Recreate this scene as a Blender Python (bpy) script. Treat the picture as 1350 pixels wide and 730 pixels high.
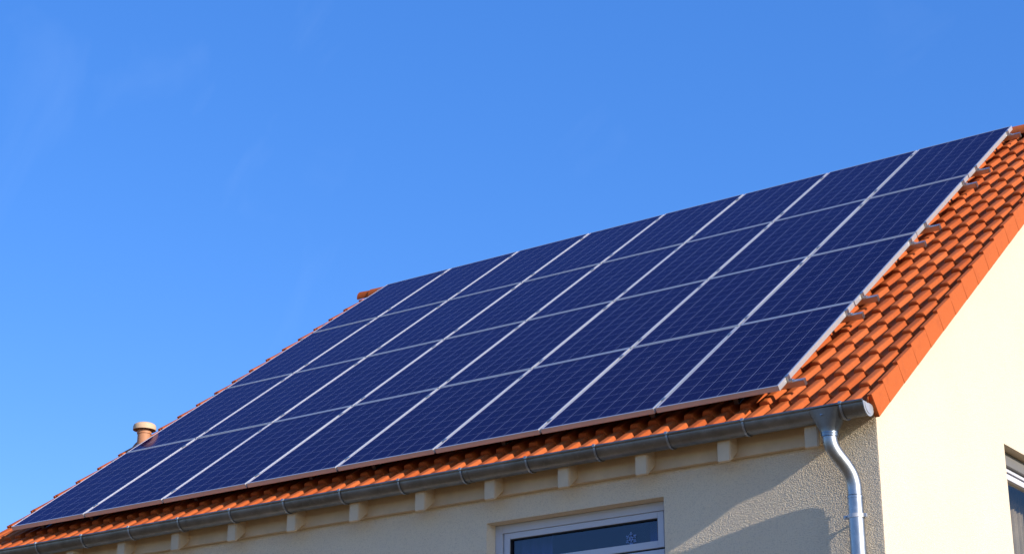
import bpy, bmesh, math, random
from mathutils import Vector, Matrix, noise as mnoise

random.seed(7)
for o in list(bpy.data.objects):
    bpy.data.objects.remove(o)
scene = bpy.context.scene
C = scene.collection

# ------------------------------------------------------------------ camera
Z0 = 5.2                      # height of the lower right panel corner above the ground
PIT = math.radians(36.69)     # roof pitch
CP, SP = math.cos(PIT), math.sin(PIT)

cam = bpy.data.cameras.new('camera')
cam.sensor_width = 36.0
cam.lens = 36.0 * 2344.2 / 1350.0
cam.clip_start = 0.1
cam.clip_end = 6000
camo = bpy.data.objects.new('camera', cam)
C.objects.link(camo)
R = [[0.8121, 0.5835, 0.0030], [-0.1981, 0.2806, -0.9391], [-0.5488, 0.7620, 0.3435]]
rt, dn, fw = Vector(R[0]), Vector(R[1]), Vector(R[2])
fw.normalize(); rt = (rt - fw * rt.dot(fw)).normalized(); up = rt.cross(fw)
M = Matrix((rt, up, -fw)).transposed().to_4x4()
M.translation = Vector((5.375, -10.641, -3.522 + Z0))
camo.matrix_world = M
scene.camera = camo

# ------------------------------------------------------------------ light
SUN_K, SUN_M = 8.5, 3.42     # sun direction (1, -1/k, m/k)
sdir = Vector((1, -1 / SUN_K, SUN_M / SUN_K)).normalized()
sun = bpy.data.lights.new('sun', 'SUN')
sun.energy = 4.8
sun.angle = math.radians(0.53)
sun.color = (1.0, 0.885, 0.765)
suno = bpy.data.objects.new('sun', sun)
C.objects.link(suno)
suno.rotation_euler = sdir.to_track_quat('Z', 'Y').to_euler()
suno.location = (20, -2, 15)

world = bpy.data.worlds.new('World')
scene.world = world
world.use_nodes = True
wn, wl = world.node_tree.nodes, world.node_tree.links
bg = wn['Background']
sky = wn.new('ShaderNodeTexSky')
sky.sky_type = 'NISHITA'
sky.sun_disc = False
sky.sun_elevation = math.asin(sdir.z)
sky.sun_rotation = math.atan2(sdir.x, sdir.y)
sky.altitude = 150
sky.air_density = 1.0
sky.dust_density = 0.35
sky.ozone_density = 2.2
hs = wn.new('ShaderNodeHueSaturation')
hs.inputs['Hue'].default_value = 0.517
hs.inputs['Saturation'].default_value = 1.36
hs.inputs['Value'].default_value = 1.2
wl.new(sky.outputs[0], hs.inputs['Color'])
ev = wn.new('ShaderNodeMixRGB')       # evens the sky out a little, as a polarised clear winter sky
ev.inputs[0].default_value = 0.4
ev.inputs[2].default_value = (0.52, 1.73, 5.1, 1)
wl.new(hs.outputs[0], ev.inputs[1])
# faint cirrus wisps
tc = wn.new('ShaderNodeTexCoord')
mp = wn.new('ShaderNodeMapping')
mp.inputs['Rotation'].default_value = (0.3, 0.9, 0.6)
mp.inputs['Scale'].default_value = (3.0, 16.0, 5.0)
nz = wn.new('ShaderNodeTexNoise')
nz.inputs['Scale'].default_value = 1.3
nz.inputs['Detail'].default_value = 7
nz.inputs['Distortion'].default_value = 0.7
cr = wn.new('ShaderNodeValToRGB')
cr.color_ramp.elements[0].position = 0.60
cr.color_ramp.elements[0].color = (0, 0, 0, 1)
cr.color_ramp.elements[1].position = 0.85
cr.color_ramp.elements[1].color = (0.035, 0.035, 0.035, 1)
mx = wn.new('ShaderNodeMixRGB')
mx.inputs[2].default_value = (6.5, 8.0, 10.0, 1)
wl.new(tc.outputs['Generated'], mp.inputs[0]); wl.new(mp.outputs[0], nz.inputs['Vector'])
wl.new(nz.outputs['Fac'], cr.inputs[0]); wl.new(cr.outputs[0], mx.inputs[0])
wl.new(ev.outputs[0], mx.inputs[1])
wl.new(mx.outputs[0], bg.inputs['Color'])
bg.inputs['Strength'].default_value = 0.15

scene.render.engine = 'CYCLES'
vs = scene.view_settings
vs.view_transform = 'Standard'
vs.look = 'None'
vs.exposure = 0.35
vs.gamma = 1.0
vs.use_curve_mapping = False


# ------------------------------------------------------------------ material helpers
class NT:
    def __init__(s, name, rough=0.8, metal=0.0, spec=0.5, col=None):
        s.m = bpy.data.materials.new(name); s.m.use_nodes = True
        s.n, s.l = s.m.node_tree.nodes, s.m.node_tree.links
        s.p = s.n['Principled BSDF']
        s.p.inputs['Roughness'].default_value = rough
        s.p.inputs['Metallic'].default_value = metal
        s.p.inputs['Specular IOR Level'].default_value = spec
        if col: s.p.inputs['Base Color'].default_value = (*col, 1)

    def math(s, op, a, b=None, clamp=False):
        x = s.n.new('ShaderNodeMath'); x.operation = op; x.use_clamp = clamp
        for i, v in enumerate((a, b)):
            if v is None: continue
            if isinstance(v, (int, float)): x.inputs[i].default_value = v
            else: s.l.new(v, x.inputs[i])
        return x.outputs[0]

    def coord(s, kind='Object'):
        return s.n.new('ShaderNodeTexCoord').outputs[kind]

    def sep(s, v):
        x = s.n.new('ShaderNodeSeparateXYZ'); s.l.new(v, x.inputs[0]); return x.outputs

    def noise(s, v, scale, detail=3, rough=0.5, w=None, stretch=None):
        x = s.n.new('ShaderNodeTexNoise')
        x.inputs['Scale'].default_value = scale; x.inputs['Detail'].default_value = detail
        x.inputs['Roughness'].default_value = rough
        if stretch:
            mm = s.n.new('ShaderNodeMapping'); mm.inputs['Scale'].default_value = stretch
            s.l.new(v, mm.inputs[0]); v = mm.outputs[0]
        s.l.new(v, x.inputs['Vector'])
        return x.outputs['Fac']

    def ramp(s, f, stops):
        x = s.n.new('ShaderNodeValToRGB'); e = x.color_ramp.elements
        while len(e) < len(stops): e.new(0.5)
        for i, (p, c) in enumerate(stops):
            e[i].position = p; e[i].color = (*c, 1) if not isinstance(c, (int, float)) else (c, c, c, 1)
        s.l.new(f, x.inputs[0]); return x.outputs[0]

    def mix(s, f, a, b, mode='MIX'):
        x = s.n.new('ShaderNodeMixRGB'); x.blend_type = mode
        for i, v in enumerate((f, a, b)):
            if isinstance(v, (int, float)): x.inputs[i].default_value = v
            elif isinstance(v, tuple): x.inputs[i].default_value = (*v, 1)
            else: s.l.new(v, x.inputs[i])
        return x.outputs[0]

    def bump(s, h, strength, dist):
        x = s.n.new('ShaderNodeBump'); x.inputs['Strength'].default_value = strength
        x.inputs['Distance'].default_value = dist
        s.l.new(h, x.inputs['Height']); s.l.new(x.outputs[0], s.p.inputs['Normal'])

    def base(s, v): s.l.new(v, s.p.inputs['Base Color'])
    def rough(s, v): s.l.new(v, s.p.inputs['Roughness'])


def mat_stucco():
    t = NT('cream_stucco', 0.92, spec=0.2)
    o = t.coord()
    fine = t.noise(o, 120, 3, 0.7)
    vo = t.n.new('ShaderNodeTexVoronoi'); vo.inputs['Scale'].default_value = 110
    t.l.new(o, vo.inputs['Vector'])
    big = t.noise(o, 1.3, 4)
    c = t.ramp(big, [(0.3, (0.80, 0.695, 0.53)), (0.7, (0.83, 0.73, 0.56))])
    c = t.mix(t.math('MULTIPLY', t.ramp(fine, [(0.36, 1.0), (0.48, 0.0)]), 0.40), c, (0.45, 0.40, 0.32))
    t.base(c)
    h = t.math('ADD', t.math('MULTIPLY', vo.outputs['Distance'], 0.8), fine)
    t.bump(h, 0.5, 0.006)
    t.p.inputs['Diffuse Roughness'].default_value = 1.0
    return t.m


def mat_tile(name, dark=1.0):
    t = NT(name, 0.80, spec=0.15)
    uv = t.coord('UV')
    fl = t.n.new('ShaderNodeVectorMath'); fl.operation = 'FLOOR'; t.l.new(uv, fl.inputs[0])
    wnz = t.n.new('ShaderNodeTexWhiteNoise'); wnz.noise_dimensions = '2D'; t.l.new(fl.outputs[0], wnz.inputs['Vector'])
    o = t.coord()
    c = t.ramp(wnz.outputs['Value'], [(0.0, (0.39, 0.080, 0.017)), (0.5, (0.45, 0.101, 0.023)), (1.0, (0.50, 0.120, 0.031))])
    st = t.noise(o, 9, 5, 0.65)
    c = t.mix(t.math('MULTIPLY', t.ramp(st, [(0.52, 0.0), (0.75, 1.0)]), 0.35), c, (0.30, 0.070, 0.025))
    st2 = t.noise(o, 60, 3, 0.6)
    c = t.mix(t.math('MULTIPLY', t.ramp(st2, [(0.55, 0.0), (0.7, 1.0)]), 0.15), c, (0.66, 0.28, 0.12))
    t.base(c)
    t.bump(t.noise(o, 160, 3), 0.25, 0.003)
    return t.m


def mat_cells():
    t = NT('solar_cells', 0.10, spec=0.0)
    o = t.coord(); X = t.sep(o)
    def lines(v, pitch, off, half):
        f = t.math('FRACT', t.math('ADD', t.math('DIVIDE', t.math('SUBTRACT', v, off), pitch), 0.5))
        d = t.math('MULTIPLY', t.math('ABSOLUTE', t.math('SUBTRACT', f, 0.5)), pitch)
        return t.math('LESS_THAN', d, half)
    px, py = 0.1585, 0.1610
    gx = lines(X[0], px, -0.4755, 0.0018)
    gy = lines(X[1], py, 0.025, 0.0011)
    border = t.math('GREATER_THAN', t.math('MAXIMUM', t.math('SUBTRACT', t.math('ABSOLUTE', X[0]), 0.4755),
                    t.math('SUBTRACT', t.math('ABSOLUTE', t.math('SUBTRACT', X[1], 0.83)), 0.805)), 0.0)
    bus = lines(X[0], px / 3, -0.4755 + px / 6, 0.0008)
    cell = t.n.new('ShaderNodeCombineXYZ')
    t.l.new(t.math('FLOOR', t.math('DIVIDE', t.math('ADD', X[0], 0.4755), px)), cell.inputs[0])
    t.l.new(t.math('FLOOR', t.math('DIVIDE', t.math('SUBTRACT', X[1], 0.025), py)), cell.inputs[1])
    oi = t.n.new('ShaderNodeObjectInfo'); t.l.new(oi.outputs['Random'], cell.inputs[2])
    wnz = t.n.new('ShaderNodeTexWhiteNoise'); t.l.new(cell.outputs[0], wnz.inputs['Vector'])
    vo = t.n.new('ShaderNodeTexVoronoi'); vo.inputs['Scale'].default_value = 45; t.l.new(o, vo.inputs['Vector'])
    base = t.ramp(wnz.outputs['Value'], [(0.0, (0.0034, 0.0028, 0.029)), (1.0, (0.0044, 0.0038, 0.036))])
    base = t.mix(0.30, base, t.ramp(t.sep(vo.outputs['Color'])[0], [(0, (0.0026, 0.0024, 0.024)), (1, (0.0054, 0.0048, 0.042))]))
    c = t.mix(bus, base, (0.05, 0.055, 0.10))
    c = t.mix(t.math('MAXIMUM', gx, gy), c, (0.24, 0.26, 0.34))
    c = t.mix(border, c, (0.005, 0.005, 0.036))
    t.base(c)
    # anti-reflective glass: a weak purplish reflection that grows towards grazing view
    lw = t.n.new('ShaderNodeLayerWeight'); lw.inputs['Blend'].default_value = 0.5
    gls = t.n.new('ShaderNodeBsdfGlossy'); gls.inputs['Color'].default_value = (0.88, 0.63, 0.88, 1)
    t.l.new(t.math('ADD', 0.05, t.math('MULTIPLY', t.noise(o, 3, 4), 0.08)), gls.inputs['Roughness'])
    dust = t.noise(o, 2.0, 5, 0.6)
    fac = t.math('ADD', 0.015, t.math('MULTIPLY', t.math('POWER', lw.outputs['Facing'], 5.0), t.math('ADD', 0.37, t.math('MULTIPLY', dust, 0.22))))
    ms = t.n.new('ShaderNodeMixShader')
    t.l.new(fac, ms.inputs[0]); t.l.new(t.p.outputs[0], ms.inputs[1]); t.l.new(gls.outputs[0], ms.inputs[2])
    t.l.new(ms.outputs[0], t.n['Material Output'].inputs[0])
    return t.m


def mat_alu(name='anodised_aluminium', col=(0.78, 0.77, 0.745), metal=0.76, rough=0.43):
    t = NT(name, rough, metal, 0.5, col)
    o = t.coord()
    t.rough(t.math('ADD', rough - 0.08, t.math('MULTIPLY', t.noise(o, 40, 3, 0.6, stretch=(0.05, 1, 1)), 0.16)))
    return t.m


def mat_zinc(name='weathered_zinc', a=(0.14, 0.137, 0.128), b=(0.27, 0.262, 0.245), rough=0.42, metal=0.85):
    t = NT(name, rough, metal, 0.5)
    o = t.coord()
    n1 = t.noise(o, 6, 6, 0.65)
    c = t.ramp(n1, [(0.3, a), (0.7, b)])
    sp = t.noise(o, 34, 4, 0.7)
    c = t.mix(t.math('MULTIPLY', t.ramp(sp, [(0.55, 0.0), (0.72, 1.0)]), 0.35), c, tuple(x * 1.35 for x in b))
    t.base(c)
    t.rough(t.math('ADD', rough - 0.1, t.math('MULTIPLY', n1, 0.2)))
    return t.m


def mat_paint(name, col, rough=0.55, amp=0.12):
    t = NT(name, rough, spec=0.35)
    o = t.coord()
    n1 = t.noise(o, 5, 5, 0.6)
    t.base(t.ramp(n1, [(0.3, tuple(x * (1 - amp) for x in col)), (0.7, col)]))
    t.bump(t.noise(o, 60, 3, stretch=(0.15, 1, 1)), 0.15, 0.002)
    return t.m


def mat_glass(name='window_glass', tint=(0.50, 0.54, 0.74), f0=0.075, f90=0.6):
    t = NT(name)
    n, l = t.n, t.l
    n.remove(t.p)
    out = n['Material Output']
    tr = n.new('ShaderNodeBsdfTransparent'); tr.inputs[0].default_value = (*tint, 1)
    gl = n.new('ShaderNodeBsdfGlossy'); gl.inputs['Roughness'].default_value = 0.02
    lw = n.new('ShaderNodeLayerWeight'); lw.inputs['Blend'].default_value = 0.5
    fr = t.math('ADD', f0, t.math('MULTIPLY', t.math('POWER', lw.outputs['Facing'], 5.0), f90))
    o = t.coord(); b = n.new('ShaderNodeBump'); b.inputs['Strength'].default_value = 0.04; b.inputs['Distance'].default_value = 0.02
    l.new(t.noise(o, 2.2, 1), b.inputs['Height']); l.new(b.outputs[0], gl.inputs['Normal'])
    ms = n.new('ShaderNodeMixShader')
    l.new(fr, ms.inputs[0]); l.new(tr.outputs[0], ms.inputs[1]); l.new(gl.outputs[0], ms.inputs[2])
    l.new(ms.outputs[0], out.inputs[0])
    return t.m


STUCCO = mat_stucco()
TILE = mat_tile('terracotta_tile')
CELLS = mat_cells()
ALU = mat_alu()
RAIL = mat_alu('rail_aluminium', (0.50, 0.50, 0.50), 0.95, 0.30)
DARKMETAL = mat_alu('dark_clamp_metal', (0.16, 0.16, 0.17), 0.6, 0.45)
ZINC = mat_zinc()
GALV = mat_zinc('galvanised_pipe', (0.30, 0.33, 0.36), (0.45, 0.48, 0.51), 0.40, 1.0)
BRIGHTZINC = mat_zinc('bright_zinc', (0.40, 0.41, 0.42), (0.58, 0.59, 0.60), 0.45, 0.6)
MIDZINC = mat_zinc('bracket_zinc', (0.26, 0.28, 0.30), (0.40, 0.42, 0.44), 0.42, 0.75)
WOOD = mat_paint('cream_painted_wood', (0.76, 0.575, 0.365), 0.55, 0.2)
PVC = mat_paint('white_window_plastic', (0.60, 0.62, 0.68), 0.4, 0.05)
GREYBOX = mat_paint('grey_shutter_metal', (0.17, 0.165, 0.15), 0.5, 0.1)
GASKET = mat_paint('black_gasket', (0.02, 0.02, 0.022), 0.6, 0.2)
GLASS = mat_glass()
CLEARGLASS = mat_glass('clear_window_glass', (0.85, 0.84, 0.80), 0.035, 0.4)
ROOM = mat_paint('room_plaster', (0.30, 0.30, 0.32), 0.9, 0.1)
CURTAIN = mat_paint('grey_curtain_cloth', (0.75, 0.78, 0.85), 0.9, 0.15)
BROWNCURTAIN = mat_paint('taupe_curtain_cloth', (0.42, 0.38, 0.33), 0.9, 0.25)
STICKER = mat_paint('pale_blue_sticker', (0.22, 0.34, 0.62), 0.6, 0.05)
TERRA = mat_paint('pale_clay_pipe', (0.52, 0.24, 0.12), 0.6, 0.15)
CAPM = mat_paint('cream_vent_cap', (0.62, 0.43, 0.26), 0.6, 0.12)
BACKSHEET = mat_paint('dark_backsheet', (0.05, 0.05, 0.05), 0.6, 0.05)
UNDERLAY = mat_paint('dark_roof_underlay', (0.03, 0.025, 0.022), 0.9, 0.2)


# ------------------------------------------------------------------ geometry helpers
def newobj(name, bm, mat, parent=None, smooth=False, loc=None):
    me = bpy.data.meshes.new(name)
    bmesh.ops.recalc_face_normals(bm, faces=bm.faces)
    bm.to_mesh(me); bm.free()
    if mat: me.materials.append(mat)
    if smooth:
        for p in me.polygons: p.use_smooth = True
    o = bpy.data.objects.new(name, me)
    C.objects.link(o)
    if parent is not None:
        o.parent = parent
    if loc is not None: o.location = loc
    return o


def thing(name, label, cat, loc=(0, 0, 0), rot=(0, 0, 0), group=None):
    o = bpy.data.objects.new(name, None)
    o.empty_display_size = 0.2
    C.objects.link(o)
    o.location = loc; o.rotation_euler = rot
    o['label'] = label; o['category'] = cat
    if group: o['group'] = group
    return o


def box(bm, a, b, bevel=0.0):
    x0, y0, z0 = a; x1, y1, z1 = b
    vs_ = [bm.verts.new(p) for p in ((x0, y0, z0), (x1, y0, z0), (x1, y1, z0), (x0, y1, z0),
                                     (x0, y0, z1), (x1, y0, z1), (x1, y1, z1), (x0, y1, z1))]
    fs = [bm.faces.new([vs_[i] for i in f]) for f in ((3, 2, 1, 0), (4, 5, 6, 7), (0, 1, 5, 4), (1, 2, 6, 5), (2, 3, 7, 6), (3, 0, 4, 7))]
    if bevel:
        es = list({e for f in fs for e in f.edges})
        bmesh.ops.bevel(bm, geom=es, offset=bevel, segments=2, affect='EDGES', profile=0.6)


def prism(bm, pts, vec):
    """closed polygon pts extruded by vec"""
    v = Vector(vec)
    a = [bm.verts.new(p) for p in pts]; b = [bm.verts.new(Vector(p) + v) for p in pts]
    bm.faces.new(a); bm.faces.new(list(reversed(b)))
    for i in range(len(a)):
        j = (i + 1) % len(a); bm.faces.new((a[i], a[j], b[j], b[i]))


def tube(bm, path, radii, seg=24, caps=True):
    path = [Vector(p) for p in path]
    if isinstance(radii, (int, float)): radii = [radii] * len(path)
    rings = []; ref = None
    for i, p in enumerate(path):
        t = (path[min(i + 1, len(path) - 1)] - path[max(i - 1, 0)]).normalized()
        if ref is None:
            ref = Vector((0, 1, 0)) if abs(t.y) < 0.8 else Vector((1, 0, 0))
        u = (ref - t * ref.dot(t)).normalized(); ref = u
        w = t.cross(u)
        rings.append([bm.verts.new(p + (u * math.cos(a) + w * math.sin(a)) * radii[i]) for a in (2 * math.pi * k / seg for k in range(seg))])
    for r0, r1 in zip(rings, rings[1:]):
        for k in range(seg):
            bm.faces.new((r0[k], r0[(k + 1) % seg], r1[(k + 1) % seg], r1[k]))
    if caps:
        bm.faces.new(list(reversed(rings[0]))); bm.faces.new(rings[-1])


def shade_auto(o, ang=35):
    me = o.data
    for p in me.polygons: p.use_smooth = True
    bm = bmesh.new(); bm.from_mesh(me)
    for e in bm.edges:
        if len(e.link_faces) == 2 and e.calc_face_angle(0) > math.radians(ang): e.smooth = False
    bm.to_mesh(me); bm.free()


def rp(x, s, n):
    """roof coordinates: x along the eave, s up the slope, n above the panel plane"""
    return Vector((x, s * CP - n * SP, s * SP + n * CP + Z0))


# ------------------------------------------------------------------ dimensions
XV, XG, YW = 0.70, 0.628, 0.132
XL, XLG = -8.63, -8.58
YB = 11.06
SR = 6.90                     # slope length to the ridge
NC = -0.128                   # tile crest level
YR = SR * CP - (NC - 0.03) * SP
ZR = SR * SP + (NC - 0.03) * CP

# ------------------------------------------------------------------ ground
bm = bmesh.new()
nr = 64
c0 = bm.verts.new((0, 0, 0))
rings = []
for r in (12, 30, 80, 250, 900, 3000):
    rings.append([bm.verts.new((r * math.cos(2 * math.pi * k / nr), r * math.sin(2 * math.pi * k / nr), 0)) for k in range(nr)])
for k in range(nr): bm.faces.new((c0, rings[0][k], rings[0][(k + 1) % nr]))
for a, b in zip(rings, rings[1:]):
    for k in range(nr): bm.faces.new((a[k], b[k], b[(k + 1) % nr], a[(k + 1) % nr]))
t = NT('dry_ground', 0.95, spec=0.1)
o_ = t.coord()
g = t.ramp(t.noise(o_, 0.25, 6, 0.6), [(0.35, (0.165, 0.112, 0.056)), (0.65, (0.205, 0.142, 0.073))])
g = t.mix(t.ramp(t.noise(o_, 40, 4, 0.7), [(0.45, 0.0), (0.7, 0.5)]), g, (0.11, 0.10, 0.05))
t.base(g)
t.bump(t.noise(o_, 30, 5), 0.5, 0.05)
ground = newobj('ground', bm, t.m)
ground['kind'] = 'structure'

# ------------------------------------------------------------------ house
house = thing('house', 'cream stucco house with an orange tiled gable roof carrying solar panels', 'house', (-4.0, YR, 0))
HB = Vector((4.0, -YR, 0))    # world -> house coordinates


def hobj(name, bm, mat, parent=None, smooth=False):
    """mesh given in world coordinates, parented under the house (or a part of it)"""
    if parent is None:
        bmesh.ops.translate(bm, verts=bm.verts, vec=HB)
        return newobj(name, bm, mat, house, smooth)
    bmesh.ops.translate(bm, verts=bm.verts, vec=HB)
    return newobj(name, bm, mat, parent, smooth)


# walls: front and gable with a window opening, thickness 0.3
WX0, WX1, WZ1, WZ0 = -2.616, -1.040, -0.620 + Z0, -1.95 + Z0      # front window
GY0, GY1, GZ1, GZ0 = 2.511, 3.81, 0.031 + Z0, -1.35 + Z0          # gable window
TH = 0.30
RV = 0.20                     # depth of the reveals


def wtop(y):                  # height of the wall head under the roof boards
    n = -0.25
    yy = y if y <= YR else 2 * YR - y
    return ((yy + n * SP) / CP) * SP + n * CP + Z0


bm = bmesh.new()
def quad(*p): bm.faces.new([bm.verts.new(q) for q in p])
# front (y = YW)
zt = wtop(YW)
ZG = Z0 - 1.5                 # the relief of the stucco is modelled where the sun rakes along the front wall
def fgrid(x0, x1, z0, z1, st):
    nx, nz_ = int((x1 - x0) / st), int((z1 - z0) / st)
    g = []
    for a in range(nx + 1):
        col = []
        for b in range(nz_ + 1):
            x_, z_ = x0 + (x1 - x0) * a / nx, z0 + (z1 - z0) * b / nz_
            ed = min(1, min(a, nx - a, b, nz_ - b) / 3)
            d = mnoise.voronoi((x_ * 160, 0.3, z_ * 160))[0][0]
            n_ = mnoise.noise((x_ * 170, 5.0, z_ * 170))
            h_ = 0.0028 * max(0.0, 1.0 - d * 1.15) ** 1.2 + 0.0008 * n_ + 0.0004 * mnoise.noise((x_ * 40, 1.0, z_ * 40))
            col.append(bm.verts.new((x_, YW - max(0, h_) * ed, z_)))
        g.append(col)
    for a in range(nx):
        for b in range(nz_):
            bm.faces.new((g[a][b], g[a + 1][b], g[a + 1][b + 1], g[a][b + 1]))
fgrid(WX1 + 0.02, XG, ZG, zt, 0.0026)
for xa, xb, za, zb in ((XLG, WX0, 0, zt), (WX1, WX1 + 0.02, 0, zt), (WX1 + 0.02, XG, 0, ZG), (WX0, WX1, WZ1, zt), (WX0, WX1, 0, WZ0)):
    quad((xa, YW, za), (xb, YW, za), (xb, YW, zb), (xa, YW, zb))
y2 = YW + RV
quad((WX0, YW, WZ0), (WX0, y2, WZ0), (WX0, y2, WZ1), (WX0, YW, WZ1))
quad((WX1, YW, WZ0), (WX1, YW, WZ1), (WX1, y2, WZ1), (WX1, y2, WZ0))
quad((WX0, YW, WZ1), (WX0, y2, WZ1), (WX1, y2, WZ1), (WX1, YW, WZ1))
quad((WX0, YW, WZ0), (WX1, YW, WZ0), (WX1, y2, WZ0), (WX0, y2, WZ0))
# back
quad((XLG, YB, 0), (XLG, YB, zt), (XG, YB, zt), (XG, YB, 0))
# left gable
bm.faces.new([bm.verts.new(p) for p in ((XLG, YW, 0), (XLG, YW, zt), (XLG, YR, wtop(YR)), (XLG, YB, zt), (XLG, YB, 0))])
# right gable
quad((XG, YW, 0), (XG, GY0, 0), (XG, GY0, wtop(GY0)), (XG, YW, zt))
quad((XG, GY0, 0), (XG, GY1, 0), (XG, GY1, GZ0), (XG, GY0, GZ0))
quad((XG, GY0, GZ1), (XG, GY1, GZ1), (XG, GY1, wtop(GY1)), (XG, GY0, wtop(GY0)))
bm.faces.new([bm.verts.new(p) for p in ((XG, GY1, 0), (XG, YB, 0), (XG, YB, zt), (XG, YR, wtop(YR)), (XG, GY1, wtop(GY1)))])
x2 = XG - RV
quad((XG, GY0, GZ0), (XG, GY0, GZ1), (x2, GY0, GZ1), (x2, GY0, GZ0))
quad((XG, GY1, GZ0), (x2, GY1, GZ0), (x2, GY1, GZ1), (XG, GY1, GZ1))
quad((XG, GY0, GZ1), (XG, GY1, GZ1), (x2, GY1, GZ1), (x2, GY0, GZ1))
quad((XG, GY0, GZ0), (x2, GY0, GZ0), (x2, GY1, GZ0), (XG, GY1, GZ0))
bmesh.ops.remove_doubles(bm, verts=bm.verts, dist=0.0005)
wall = hobj('wall', bm, STUCCO)


# ---- roof tiles
PX, GAUGE = 0.1525, 0.333
CREST0 = 0.559
S0 = -0.235


def roll(x):
    t_ = ((x - CREST0) / PX + 0.5) % 1.0 - 0.5
    return abs(2 * t_)


def tilefield(mirror=False):
    bm = bmesh.new(); uvl = bm.loops.layers.uv.new('UVMap')
    rng = random.Random(3)
    xs = []
    k0 = int(math.floor((XL - CREST0) / PX)) - 1
    k1 = int(math.ceil((XV - CREST0) / PX)) + 1
    prof = [-0.5, -0.42, -0.36, -0.335, -0.31, -0.285, -0.26, -0.235, -0.21, -0.16, -0.08, 0, 0.08, 0.16, 0.21, 0.235, 0.26, 0.285, 0.31, 0.335, 0.36, 0.42]
    for k in range(k0, k1 + 1):
        for f in prof:
            x = CREST0 + (k + f) * PX
            if XL + 0.012 < x < XV - 0.012: xs.append((x, k, f))
    xs = [(XL + 0.012, xs[0][1], -0.2)] + xs + [(XV - 0.012, xs[-1][1], 0.0)]
    rows = int((SR - 0.02 - S0) / GAUGE) + 1
    for r in range(rows):
        sa = S0 + r * GAUGE if r else S0
        if r: sa = 0.062 + (r - 1) * GAUGE
        sb = 0.062 + r * GAUGE
        sb = min(sb + 0.03, SR)
        if sa > SR - 0.1: break
        jit = {}
        cols = []
        for (x, k, f) in xs:
            if k not in jit: jit[k] = (rng.uniform(-0.003, 0.003), rng.uniform(-0.004, 0.004), rng.uniform(-0.0015, 0.0015))
            jn, js, jt = jit[k]
            u = roll(x)
            q_ = max(0.0, min(1.0, (u - 0.38) / 0.34))
            h = 0.050 * (1 - q_ * q_ * (3 - 2 * q_)) + 0.006 * (1 - u * u)
            nose = 0.012 * min(1, u) ** 2 + js
            top = NC + 0.015 - 0.056 + h + jn * (1 - u)
            tail = NC - 0.018 - 0.056 + h + jn * (1 - u)
            s1 = sa + nose
            ln = [(s1 + 0.005, top - 0.036), (s1, top - 0.026), (s1, top - 0.007), (s1 + 0.006, top - 0.001), (s1 + 0.016, top),
                  ((s1 + sb) / 2, (top + tail) / 2), (sb, tail)]
            cols.append(([bm.verts.new(rp(x, s, n)) for s, n in ln], x, k))
        for (a, xa, ka), (b, xb, kb) in zip(cols, cols[1:]):
            for i in range(len(a) - 1):
                f_ = bm.faces.new((a[i], b[i], b[i + 1], a[i + 1]))
                f_.smooth = True
                uc = ka + 0.5
                for lp in f_.loops: lp[uvl].uv = (uc + 100, r + 0.5 + (50 if mirror else 0))
    if mirror:
        for v in bm.verts: v.co.y = 2 * YR - v.co.y
    return bm


bm = tilefield()
bm2 = tilefield(True)
tmp = bpy.data.meshes.new('tmp'); bm2.to_mesh(tmp); bm2.free(); bm.from_mesh(tmp); bpy.data.meshes.remove(tmp)
roof = hobj('roof', bm, TILE)
shade_auto(roof, 50)

# roof boarding below the tiles (dark, closes the roof)
bm = bmesh.new()
for mir in (False, True):
    pts = [rp(XLG + 0.02, -0.13, -0.20), rp(XG - 0.01, -0.13, -0.20), rp(XG - 0.01, SR - 0.05, -0.20), rp(XLG + 0.02, SR - 0.05, -0.20)]
    if mir: pts = [Vector((p.x, 2 * YR - p.y, p.z)) for p in pts]
    prism(bm, pts, (0, 0, -0.05))
hobj('roof_underlay', bm, UNDERLAY, roof)


# verge trim: overlapping flaps
def verge(name, xo, xi):
    bm = bmesh.new(); uvl = bm.loops.layers.uv.new('UVMap')
    rows = 21; rng = random.Random(11)
    for mir in (False, True):
        for r in range(rows):
            sa = -0.185 if r == 0 else 0.055 + (r - 1) * GAUGE
            sb = min(0.055 + r * GAUGE + 0.006, SR + 0.02)
            if sa > SR - 0.05: break
            e = rng.uniform(-0.0015, 0.0015)
            sgn = 1 if xo > xi else -1
            o0 = xo + sgn * (0.0006 + e * 0.3); o1 = xo + sgn * (-0.0004 + e * 0.3)
            pts = []
            nt0, nt1 = NC + 0.013, NC - 0.009
            nb = -0.284
            ring0 = [rp(o0, sa, nt0), rp(o0, sa + 0.010, nb), rp(xi, sa + 0.010, nb), rp(xi, sa, nt0)]
            ring1 = [rp(o1, sb, nt1), rp(o1, sb, nb + 0.001), rp(xi, sb, nb + 0.001), rp(xi, sb, nt1)]
            if mir:
                ring0 = [Vector((p.x, 2 * YR - p.y, p.z)) for p in ring0]; ring1 = [Vector((p.x, 2 * YR - p.y, p.z)) for p in ring1]
            a = [bm.verts.new(p) for p in ring0]; b = [bm.verts.new(p) for p in ring1]
            fs = [bm.faces.new(a), bm.faces.new(list(reversed(b)))]
            for i in range(4):
                j = (i + 1) % 4; fs.append(bm.faces.new((a[i], a[j], b[j], b[i])))
            for f_ in fs:
                for lp in f_.loops: lp[uvl].uv = (0.5, 300.5)
            es = [e_ for e_ in fs[2].edges] + [e_ for e_ in fs[5].edges]
            bmesh.ops.bevel(bm, geom=list({e_ for f_ in (fs[2],) for e_ in f_.edges}), offset=0.002, segments=2, affect='EDGES')
    return hobj(name, bm, TILE, roof)


verge('verge_trim', XV, XV - 0.034)
verge('verge_trim', XL, XL + 0.034)

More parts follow.
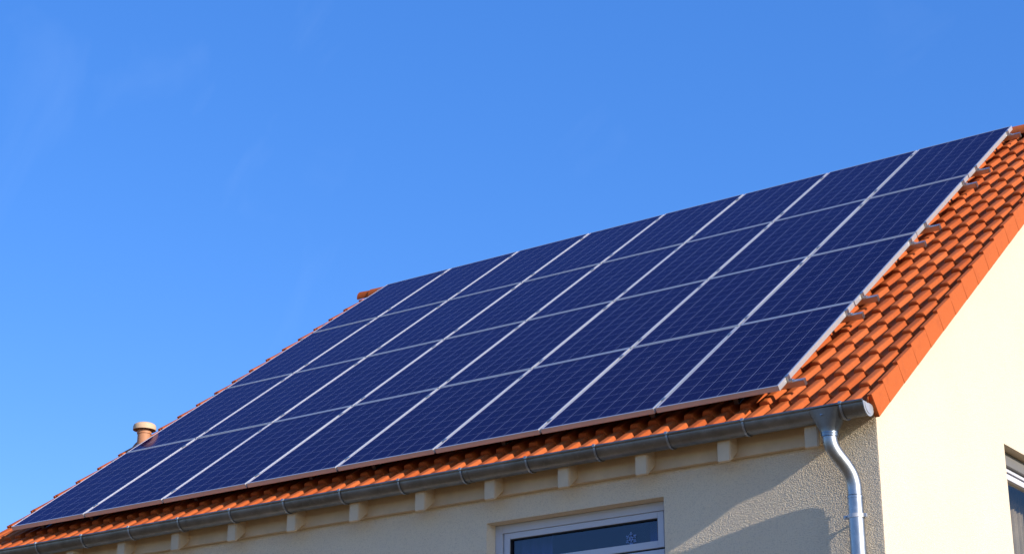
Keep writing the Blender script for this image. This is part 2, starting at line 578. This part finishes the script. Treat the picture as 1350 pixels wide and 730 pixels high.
# ridge cap
bm = bmesh.new(); uvl = bm.loops.layers.uv.new('UVMap')
x = XV + 0.03; k = 0
while x > XL - 0.02:
    xe = max(x - 0.40, XL - 0.02)
    ra, rb = 0.125, 0.112
    yc, zc = YR, ZR + Z0 - 0.005
    for (xa, xb, r0, r1) in ((x, xe - 0.03, rb, ra),):
        rows_ = []
        for xx, rr in ((xa, r0), (xb, r1)):
            rows_.append([bm.verts.new((xx, yc + rr * math.sin(a), zc + rr * 0.85 * math.cos(a))) for a in [math.radians(-105 + 210 * i / 20) for i in range(21)]])
            rows_.append([bm.verts.new((xx, yc + (rr - 0.018) * math.sin(a), zc + (rr - 0.018) * 0.85 * math.cos(a))) for a in [math.radians(-105 + 210 * i / 20) for i in range(21)]])
        A, Ai, B, Bi = rows_
        for i in range(20):
            for f_ in (bm.faces.new((A[i], A[i + 1], B[i + 1], B[i])), bm.faces.new((Ai[i], Bi[i], Bi[i + 1], Ai[i + 1])),
                       bm.faces.new((A[i], Ai[i], Ai[i + 1], A[i + 1])), bm.faces.new((B[i], B[i + 1], Bi[i + 1], Bi[i]))):
                for lp in f_.loops: lp[uvl].uv = (k + 0.5, 400.5)
    x = xe; k += 1
rc = hobj('ridge_cap', bm, TILE, roof)
shade_auto(rc, 50)

# ---- rafter tails and boards between them
for k in range(14):
    xc = 0.229 - 0.672 * k
    if xc < XLG + 0.05: break
    bm = bmesh.new()
    y0, y1 = -0.048, YW - 0.002
    zb, zt_ = -0.494 + Z0, -0.30 + Z0
    ri = (y1 - y0) * SP / CP
    c = 0.012
    pts = [(xc - 0.05, y0, zb + c), (xc - 0.05, y0 + c, zb + c * 0.3), (xc - 0.05, y1, zb + ri), (xc - 0.05, y1, zt_ + ri), (xc - 0.05, y0, zt_)]
    prism(bm, pts, (0.10, 0, 0))
    bmesh.ops.bevel(bm, geom=[e for e in bm.edges if abs((e.verts[0].co - e.verts[1].co).x) < 1e-5], offset=0.006, segments=2, affect='EDGES')
    hobj('rafter_tail', bm, WOOD)
bm = bmesh.new()
box(bm, (XLG + 0.02, 0.074, -0.438 + Z0), (0.33, YW - 0.003, -0.235 + Z0))
box(bm, (XLG + 0.02, 0.010, -0.30 + Z0), (0.60, 0.028, -0.20 + Z0))
hobj('eaves_board', bm, WOOD)

# ---- gutter
GC = Vector((0, -0.077, -0.258 + Z0)); GRAD = 0.079
GX0, GX1 = XL - 0.05, 0.668


def gpt(a, r=GRAD):
    return GC.y - r * math.cos(a), GC.z - r * 1.06 * math.sin(a)


bm = bmesh.new()
outer = [gpt(math.pi * i / 24) for i in range(25)]
inner = [gpt(math.pi * i / 24, GRAD - 0.004) for i in range(25)]
prof = outer + list(reversed(inner))
prism(bm, [(GX0, y, z) for y, z in prof], (GX1 - GX0, 0, 0))
tube(bm, [(GX0, GC.y - GRAD - 0.003, GC.z + 0.004), (GX1, GC.y - GRAD - 0.003, GC.z + 0.004)], 0.0105, 14)
# soldered seams
for xs_ in (-5.62, -2.62, 0.40):
    o2 = [gpt(math.pi * i / 24, GRAD + 0.002) for i in range(25)]
    prism(bm, [(xs_, y, z) for y, z in o2 + list(reversed(outer))], (0.028, 0, 0))
gutter = hobj('gutter', bm, ZINC); shade_auto(gutter, 40)
# end caps
for gx in (GX1, GX0 - 0.006):
    bm = bmesh.new()
    o2 = [gpt(math.pi * i / 24, GRAD + 0.005) for i in range(25)]
    prism(bm, [(gx, y, z) for y, z in o2], (0.006, 0, 0))
    o3 = [gpt(math.pi * i / 24, GRAD * 0.8) for i in range(25)]
    prism(bm, [(gx + (0.006 if gx > 0 else -0.004), y, z - 0.006) for y, z in o3], (0.004, 0, 0))
    hobj('gutter_end_cap', bm, BRIGHTZINC, gutter)
# brackets
for xb in [0.508] + [-0.225 - 0.6065 * k for k in range(14)]:
    bm = bmesh.new()
    o2 = [gpt(math.pi * i / 24, GRAD + 0.0075) for i in range(25)]
    o1 = [gpt(math.pi * i / 24, GRAD + 0.0025) for i in range(25)]
    prism(bm, [(xb - 0.008, y, z) for y, z in o2 + list(reversed(o1))], (0.016, 0, 0))
    y_, z_ = GC.y - GRAD - 0.004, GC.z + 0.006
    box(bm, (xb - 0.012, y_ - 0.013, z_ - 0.008), (xb + 0.012, y_ + 0.02, z_ + 0.013), 0.003)
    b_ = hobj('gutter_bracket', bm, MIDZINC, gutter); shade_auto(b_, 40)
# outlet funnel
bm = bmesh.new()
OX, OY = 0.385, -0.085
zt_, zb_ = GC.z - 0.010, -0.418 + Z0
rings = []
nseg = 32
for f, z in ((0.0, zt_), (0.25, None), (0.5, None), (0.75, None), (1.0, zb_), (1.0, zb_ - 0.03)):
    zz = z if z is not None else zt_ + (zb_ - zt_) * f
    hx = 0.122 + (0.058 - 0.122) * f; hy = 0.092 + (0.058 - 0.092) * f
    ring = []
    for i in range(nseg):
        a = 2 * math.pi * i / nseg
        e = 4.5 + (2.0 - 4.5) * f
        ca, sa = math.cos(a), math.sin(a)
        ring.append(bm.verts.new((OX + hx * math.copysign(abs(ca) ** (2 / e), ca), OY + hy * math.copysign(abs(sa) ** (2 / e), sa), zz)))
    rings.append(ring)
for a, b in zip(rings, rings[1:]):
    for i in range(nseg): bm.faces.new((a[i], a[(i + 1) % nseg], b[(i + 1) % nseg], b[i]))
bm.faces.new(rings[-1])
tube(bm, [(OX, OY, zb_ - 0.002), (OX, OY, zb_ - 0.010)], 0.0605, 32)
# rivet on the front of the funnel
tube(bm, [(OX - 0.01, OY - 0.098, zt_ - 0.045), (OX - 0.01, OY - 0.080, zt_ - 0.045)], 0.006, 10)
fo = hobj('gutter_outlet', bm, mat_zinc('outlet_zinc', (0.17, 0.21, 0.26), (0.27, 0.31, 0.36), 0.33, 0.95), gutter); shade_auto(fo, 40)

# ---- downpipe with swan neck
PXc, PYc = 0.477, YW - 0.082


def bez(p0, p1, p2, p3, n):
    o = []
    for i in range(n + 1):
        t_ = i / n; q = 1 - t_
        o.append(p0 * q ** 3 + p1 * 3 * q * q * t_ + p2 * 3 * q * t_ * t_ + p3 * t_ ** 3)
    return o


p0 = Vector((OX, OY, zb_ - 0.004)); p3 = Vector((PXc, PYc, -0.80 + Z0))
path = [p0] + bez(p0 + Vector((0, 0, -0.03)), p0 + Vector((0, 0, -0.17)), p3 + Vector((0, 0, 0.19)), p3, 28)
bm = bmesh.new(); tube(bm, path + [p3 + Vector((0, 0, -0.03))], 0.050, 32)
dpipe_bm = bm
tube(bm, [(PXc, PYc, -0.84 + Z0), (PXc, PYc, 0.02)], 0.0525, 32)
tube(bm, [(PXc, PYc, -0.835 + Z0), (PXc, PYc, -0.853 + Z0)], 0.0545, 32)
dpipe = hobj('downpipe', bm, GALV); shade_auto(dpipe, 40)
for zc in (-0.970, -3.2):
    bm = bmesh.new()
    z = zc + Z0
    tube(bm, [(PXc, PYc, z - 0.013), (PXc, PYc, z + 0.013)], 0.0575, 32)
    box(bm, (PXc - 0.088, PYc - 0.010, z - 0.013), (PXc - 0.050, PYc + 0.010, z + 0.013), 0.003)
    box(bm, (PXc + 0.050, PYc - 0.010, z - 0.013), (PXc + 0.075, PYc + 0.010, z + 0.013), 0.003)
    tube(bm, [(PXc - 0.072, PYc - 0.026, z), (PXc - 0.072, PYc + 0.022, z)], 0.007, 10)
    tube(bm, [(PXc, PYc + 0.05, z), (PXc, YW + 0.01, z)], 0.007, 10)
    cl = hobj('pipe_clamp', bm, BRIGHTZINC, dpipe); shade_auto(cl, 40)


# ---- front window
def ringframe(bm, x0, x1, z0, z1, w, y0, y1, bev=0.004, axis='x', wt=None):
    """rectangular frame of four bars; axis x: lies in the x-z plane, y: in the y-z plane"""
    wt = w if wt is None else wt
    def bx_(a, b):
        if axis == 'x': box(bm, a, b, bev)
        else: box(bm, (a[1], a[0], a[2]), (b[1], b[0], b[2]), bev)
    bx_((x0, y0, z0), (x0 + w, y1, z1)); bx_((x1 - w, y0, z0), (x1, y1, z1))
    bx_((x0 + w, y0, z1 - wt), (x1 - w, y1, z1)); bx_((x0 + w, y0, z0), (x1 - w, y1, z0 + w))


ym = YW + 0.112
bm = bmesh.new()
ringframe(bm, WX0 + 0.002, WX1 - 0.002, WZ0 + 0.002, WZ1 - 0.002, 0.066, ym, ym + 0.07)
win = hobj('window', bm, PVC)
bm = bmesh.new()
sx0, sx1, sz1 = WX0 + 0.078, WX1 - 0.078, WZ1 - 0.070
zm0, zm1 = -0.953 + Z0, -0.914 + Z0
ringframe(bm, sx0, sx1, zm0, sz1, 0.052, ym + 0.010, ym + 0.072, wt=0.046)
box(bm, (sx0 + 0.052, ym + 0.012, zm0 - 0.001), (sx1 - 0.052, ym + 0.060, zm1), 0.003)
ringframe(bm, sx0, sx1, WZ0 + 0.080, zm0 - 0.014, 0.052, ym + 0.010, ym + 0.072)
hobj('window_sash', bm, PVC, win)
bm = bmesh.new()
ringframe(bm, WX0 + 0.066, WX1 - 0.066, WZ0 + 0.066, WZ1 - 0.066, 0.014, ym + 0.030, ym + 0.060, 0)
box(bm, (sx0, ym + 0.02, zm0 - 0.016), (sx1, ym + 0.06, zm0 - 0.002))
ringframe(bm, sx0 + 0.052, sx1 - 0.052, zm1 - 0.01, sz1 - 0.046, 0.008, ym + 0.020, ym + 0.060, 0)
hobj('gasket', bm, GASKET, win)
for za, zb in ((zm0 + 0.02, sz1 - 0.03), (WZ0 + 0.10, zm0 - 0.04)):
    bm = bmesh.new(); box(bm, (sx0 + 0.03, ym + 0.040, za), (sx1 - 0.03, ym + 0.046, zb))
    hobj('window_pane', bm, GLASS, win)
bm = bmesh.new(); box(bm, (WX0 - 0.03, YW - 0.04, WZ0 - 0.03), (WX1 + 0.03, ym + 0.002, WZ0 + 0.004), 0.004)
hobj('window_sill', bm, BRIGHTZINC, win)

# ---- gable window
xm = XG - 0.11
bm = bmesh.new()
ringframe(bm, GY0 + 0.002, GY1 - 0.002, GZ0 + 0.002, GZ1 - 0.115, 0.030, xm - 0.07, xm, axis='y')
gwin = hobj('window', bm, PVC)
bm = bmesh.new()
# roller shutter: box front with the bottom slat just showing, guide rails at the sides
box(bm, (xm - 0.060, GY0 + 0.002, GZ1 - 0.112), (xm + 0.030, GY1 - 0.002, GZ1 - 0.028), 0.004)
box(bm, (xm - 0.040, GY0 + 0.002, GZ1 - 0.026), (xm + 0.022, GY1 - 0.002, GZ1 - 0.001), 0.003)
hobj('roller_shutter', bm, GREYBOX, gwin)
bm = bmesh.new()
ringframe(bm, GY0 + 0.040, GY1 - 0.040, GZ0 + 0.040, GZ1 - 0.156, 0.045, xm - 0.075, xm - 0.008, axis='y')
hobj('window_sash', bm, PVC, gwin)
bm = bmesh.new()
ringframe(bm, GY0 + 0.030, GY1 - 0.030, GZ0 + 0.030, GZ1 - 0.144, 0.012, xm - 0.060, xm - 0.02, 0, axis='y')
hobj('gasket', bm, GASKET, gwin)
bm = bmesh.new(); box(bm, (xm - 0.045, GY0 + 0.06, GZ0 + 0.06), (xm - 0.039, GY1 - 0.06, GZ1 - 0.18))
hobj('window_pane', bm, CLEARGLASS, gwin)

# ---- room behind the windows
bm = bmesh.new()
def room(a, b, open_axis):
    x0, y0, z0 = a; x1, y1, z1 = b
    F = {'x0': ((x0, y0, z0), (x0, y1, z0), (x0, y1, z1), (x0, y0, z1)), 'x1': ((x1, y0, z0), (x1, y0, z1), (x1, y1, z1), (x1, y1, z0)),
         'y0': ((x0, y0, z0), (x0, y0, z1), (x1, y0, z1), (x1, y0, z0)), 'y1': ((x0, y1, z0), (x1, y1, z0), (x1, y1, z1), (x0, y1, z1)),
         'z0': ((x0, y0, z0), (x1, y0, z0), (x1, y1, z0), (x0, y1, z0)), 'z1': ((x0, y0, z1), (x0, y1, z1), (x1, y1, z1), (x1, y0, z1))}
    for kk, f in F.items():
        if kk != open_axis: bm.faces.new([bm.verts.new(p) for p in f])
room((WX0 - 0.6, YW + 0.29, Z0 - 2.7), (WX1 + 0.6, YW + 4.0, Z0 - 0.52), 'y0')
room((XG - 4.0, GY0 - 0.3, Z0 - 2.3), (XG - 0.29, GY1 + 0.6, Z0 + 0.4), 'x1')
hobj('room_lining', bm, ROOM)


def curtain(name, label, mat, a, b, z0, z1, amp, wl, axis):
    bm = bmesh.new()
    n = int((b - a) / wl * 10)
    top, bot, topb, botb = [], [], [], []
    for i in range(n + 1):
        t_ = a + (b - a) * i / n
        d = amp * math.sin(2 * math.pi * (t_ - a) / wl) + 0.35 * amp * math.sin(2 * math.pi * (t_ - a) / (wl * 2.7))
        def P(dd, z):
            return (t_, axis[1] + dd, z) if axis[0] == 'y' else (axis[1] + dd, t_, z)
        top.append(bm.verts.new(P(d, z1))); bot.append(bm.verts.new(P(d * 1.15, z0)))
        topb.append(bm.verts.new(P(d + 0.003, z1))); botb.append(bm.verts.new(P(d * 1.15 + 0.003, z0)))
    for i in range(n):
        bm.faces.new((bot[i], bot[i + 1], top[i + 1], top[i])); bm.faces.new((botb[i + 1], botb[i], topb[i], topb[i + 1]))
        bm.faces.new((top[i], top[i + 1], topb[i + 1], topb[i])); bm.faces.new((bot[i + 1], bot[i], botb[i], botb[i + 1]))
    bm.faces.new((bot[0], top[0], topb[0], botb[0])); bm.faces.new((bot[-1], botb[-1], topb[-1], top[-1]))
    o = newobj(name, bm, mat, None, True)
    o['label'] = label; o['category'] = 'curtain'
    return o


yc = YW + 0.30
c1 = curtain('curtain', 'pale grey curtain at the left edge of the front window under the eaves', CURTAIN, WX0 - 0.02, WX0 + 0.42, Z0 - 2.3, Z0 - 0.56, 0.02, 0.09, ('y', yc)); c1['group'] = 'curtains of the front window'
c2 = curtain('curtain', 'pale grey curtain at the right edge of the front window, beside the snowflake', CURTAIN, WX1 - 0.30, WX1 + 0.02, Z0 - 2.3, Z0 - 0.56, 0.02, 0.09, ('y', yc)); c2['group'] = 'curtains of the front window'
curtain('curtain', 'taupe pleated curtain behind the window in the sunlit gable wall', BROWNCURTAIN, GY0 - 0.05, GY1 + 0.45, Z0 - 1.6, Z0 + 0.38, 0.018, 0.075, ('x', XG - 0.36))

# snowflake sticker on the upper pane
bm = bmesh.new()
fx, fz, fy = -1.413, -0.855 + Z0, ym + 0.0370
for k in range(6):
    a = math.radians(90 + 60 * k)
    d = Vector((math.cos(a), 0, math.sin(a))); w = Vector((-math.sin(a), 0, math.cos(a)))
    c_ = Vector((fx, fy, fz))
    def bar(p, q, hw):
        t_ = (q - p).normalized(); s_ = Vector((-t_.z, 0, t_.x)) * hw
        prism(bm, [p - s_, q - s_, q + s_, p + s_], (0, 0.0012 + 0.0001 * k, 0))
    bar(c_ + d * 0.004, c_ + d * 0.050, 0.0048)
    for sg in (1, -1):
        e = (d + w * sg).normalized()
        bar(c_ + d * 0.024, c_ + d * 0.024 + e * 0.018, 0.0035)
sn = newobj('snowflake_sticker', bm, STICKER)
sn['label'] = 'pale blue snowflake sticker on the upper pane of the front window'; sn['category'] = 'sticker'

# ---- vent pipe near the left verge
vx, vy, vz = -8.34, 1.80, 1.02 + Z0
VD = -0.03
bm = bmesh.new(); tube(bm, [(vx, vy, vz), (vx, vy, 1.40 + VD + Z0)], 0.068, 28)
tube(bm, [(vx, vy, 1.365 + VD + Z0), (vx, vy, 1.395 + VD + Z0)], 0.076, 28)
vent = hobj('vent_pipe', bm, TERRA); shade_auto(vent, 40)
bm = bmesh.new()
profv = [(0.0, 1.487), (0.05, 1.484), (0.085, 1.478), (0.112, 1.462), (0.120, 1.44), (0.120, 1.405), (0.113, 1.405), (0.106, 1.43), (0.0, 1.432)]
prev = None
for r_, z_ in profv:
    ring = [bm.verts.new((vx + max(r_, 0.0005) * math.cos(2 * math.pi * i / 28), vy + max(r_, 0.0005) * math.sin(2 * math.pi * i / 28), z_ + VD + Z0)) for i in range(28)]
    if prev:
        for i in range(28): bm.faces.new((prev[i], prev[(i + 1) % 28], ring[(i + 1) % 28], ring[i]))
    prev = ring
vc = hobj('vent_cap', bm, CAPM, vent); shade_auto(vc, 40)
bm = bmesh.new()
sv = (vy * CP + (vz - Z0) * SP)
tube(bm, [rp(vx, sv + 0.05, -0.16), rp(vx, sv + 0.05, -0.10), Vector((vx, vy, 1.12 + Z0))], [0.135, 0.125, 0.08], 28)
vf = hobj('vent_flashing', bm, TERRA, vent); shade_auto(vf, 40)

# ------------------------------------------------------------------ solar panels
W, H = 1.01, 1.681
PW, PH = 0.99, 1.660
bm = bmesh.new()
L = 0.013
box(bm, (-PW / 2, 0, -0.040), (-PW / 2 + L, PH, 0), 0.0012)
box(bm, (PW / 2 - L, 0, -0.040), (PW / 2, PH, 0), 0.0012)
box(bm, (-PW / 2 + L, 0, -0.040), (PW / 2 - L, L, 0), 0.0012)
box(bm, (-PW / 2 + L, PH - L, -0.040), (PW / 2 - L, PH, 0), 0.0012)
rows_n = ['bottom', 'second', 'third', 'top']
ord_n = ['leftmost', 'second from left', 'third from left', 'fourth from left', 'fourth from right',
         'third from right', 'second from right', 'rightmost']
row_t = ['in the bottom row by the gutter', 'in the second row above the gutter', 'in the third row, below the ridge row', 'in the top row along the ridge']
proto = thing('solar_panel', 'x', 'solar panel')
fr = newobj('frame', bm, ALU, proto)
bm = bmesh.new()
box(bm, (-PW / 2 + L - 0.001, L - 0.001, -0.009), (PW / 2 - L + 0.001, PH - L + 0.001, -0.0025))
gl = newobj('glass_face', bm, CELLS, proto)
bm = bmesh.new()
box(bm, (-PW / 2 + L, L, -0.0125), (PW / 2 - L, PH - L, -0.0105))
bs = newobj('backsheet', bm, BACKSHEET, proto)
rng = random.Random(5)
for j in range(4):
    for i in range(8):
        if i == 0 and j == 0: p = proto
        else:
            p = proto.copy(); C.objects.link(p)
            for ch in (fr, gl, bs):
                c = ch.copy(); C.objects.link(c); c.parent = p
        p.location = rp((i - 8) * W + W / 2 - 0.010 + rng.uniform(-0.001, 0.001), j * H + rng.uniform(-0.0012, 0.0012), 0)
        p.rotation_euler = (PIT + rng.uniform(-0.0012, 0.0012), rng.uniform(-0.0012, 0.0012), 0)
        p['label'] = 'dark blue solar panel %s, %s' % (row_t[j], ord_n[i])
        p['category'] = 'solar panel'
        p['group'] = 'solar panels in rows on the tiled roof'

# ------------------------------------------------------------------ rails, clamps and hooks
bm = bmesh.new()
XR0, XR1 = -8 * W - 0.09, 0.10
box(bm, (XR0, -0.020, -0.088), (XR1, 0.020, -0.0415), 0.003)
# slot on the top of the rail
rproto = thing('mounting_rail', 'x', 'rail')
rl = newobj('rail_profile', bm, RAIL, rproto)
bm = bmesh.new()
box(bm, (XR1, -0.021, -0.089), (XR1 + 0.003, 0.021, -0.0405), 0.001)
rc1 = newobj('rail_end_cap', bm, RAIL, rproto)
bm = bmesh.new()
box(bm, (-0.006, -0.022, -0.041), (0.028, 0.022, -0.034), 0.001)
box(bm, (-0.006, -0.022, -0.034), (0.002, 0.022, 0.001), 0.001)
box(bm, (-0.020, -0.022, 0.0012), (0.002, 0.022, 0.005), 0.001)
tube(bm, [(0.014, 0, -0.034), (0.014, 0, -0.024)], 0.0075, 6)
ec = newobj('end_clamp', bm, RAIL, rproto)
bm = bmesh.new()
box(bm, (-0.017, -0.022, 0.0012), (0.017, 0.022, 0.0045), 0.001)
box(bm, (-0.007, -0.022, -0.041), (0.007, 0.022, 0.0012))
tube(bm, [(0, 0, 0.0045), (0, 0, 0.010)], 0.0065, 6)
mc = newobj('mid_clamp', bm, RAIL, rproto)
bm = bmesh.new()
box(bm, (-0.018, -0.030, -0.125), (0.018, -0.022, -0.050), 0.002)
box(bm, (-0.018, -0.030, -0.131), (0.018, 0.20, -0.125), 0.001)
hk = newobj('roof_hook', bm, DARKMETAL, rproto)
sRail = [0.17, 1.475, 1.85, 3.155, 3.60, 4.83, 5.29, 6.50]
rn = ['bottom', 'bottom', 'second', 'second', 'third', 'third', 'top', 'top']


def cp(o, par, loc):
    c = o.copy(); C.objects.link(c); c.parent = par; c.location = loc; return c


for q, s in enumerate(sRail):
    r_ = rproto if q == 0 else rproto.copy()
    if q:
        C.objects.link(r_)
        for ch in (rl, rc1): cp(ch, r_, (0, 0, 0))
    for m in range(1, 8):
        cp(mc, r_, ((m - 8) * W - 0.010, 0, 0))
    e1 = cp(ec, r_, (-0.010, 0, 0))
    e2 = cp(ec, r_, (-8 * W - 0.010, 0, 0)); e2.rotation_euler = (0, 0, math.pi)
    if q == 0:
        for hx in (-0.45, -1.14, -2.49, -3.80, -4.48, -5.83, -7.17, -7.84):
            cp(hk, r_, (hx, 0, 0))
    r_.location = rp(0, s, 0); r_.rotation_euler = (PIT, 0, 0)
    r_['label'] = 'silver mounting rail under the %s panel row, the %s of its two' % (rn[q], 'lower' if q % 2 == 0 else 'upper')
    r_['category'] = 'rail'
    r_['group'] = 'mounting rails under the panels'
for o in (ec, mc, hk):
    bpy.data.objects.remove(o)
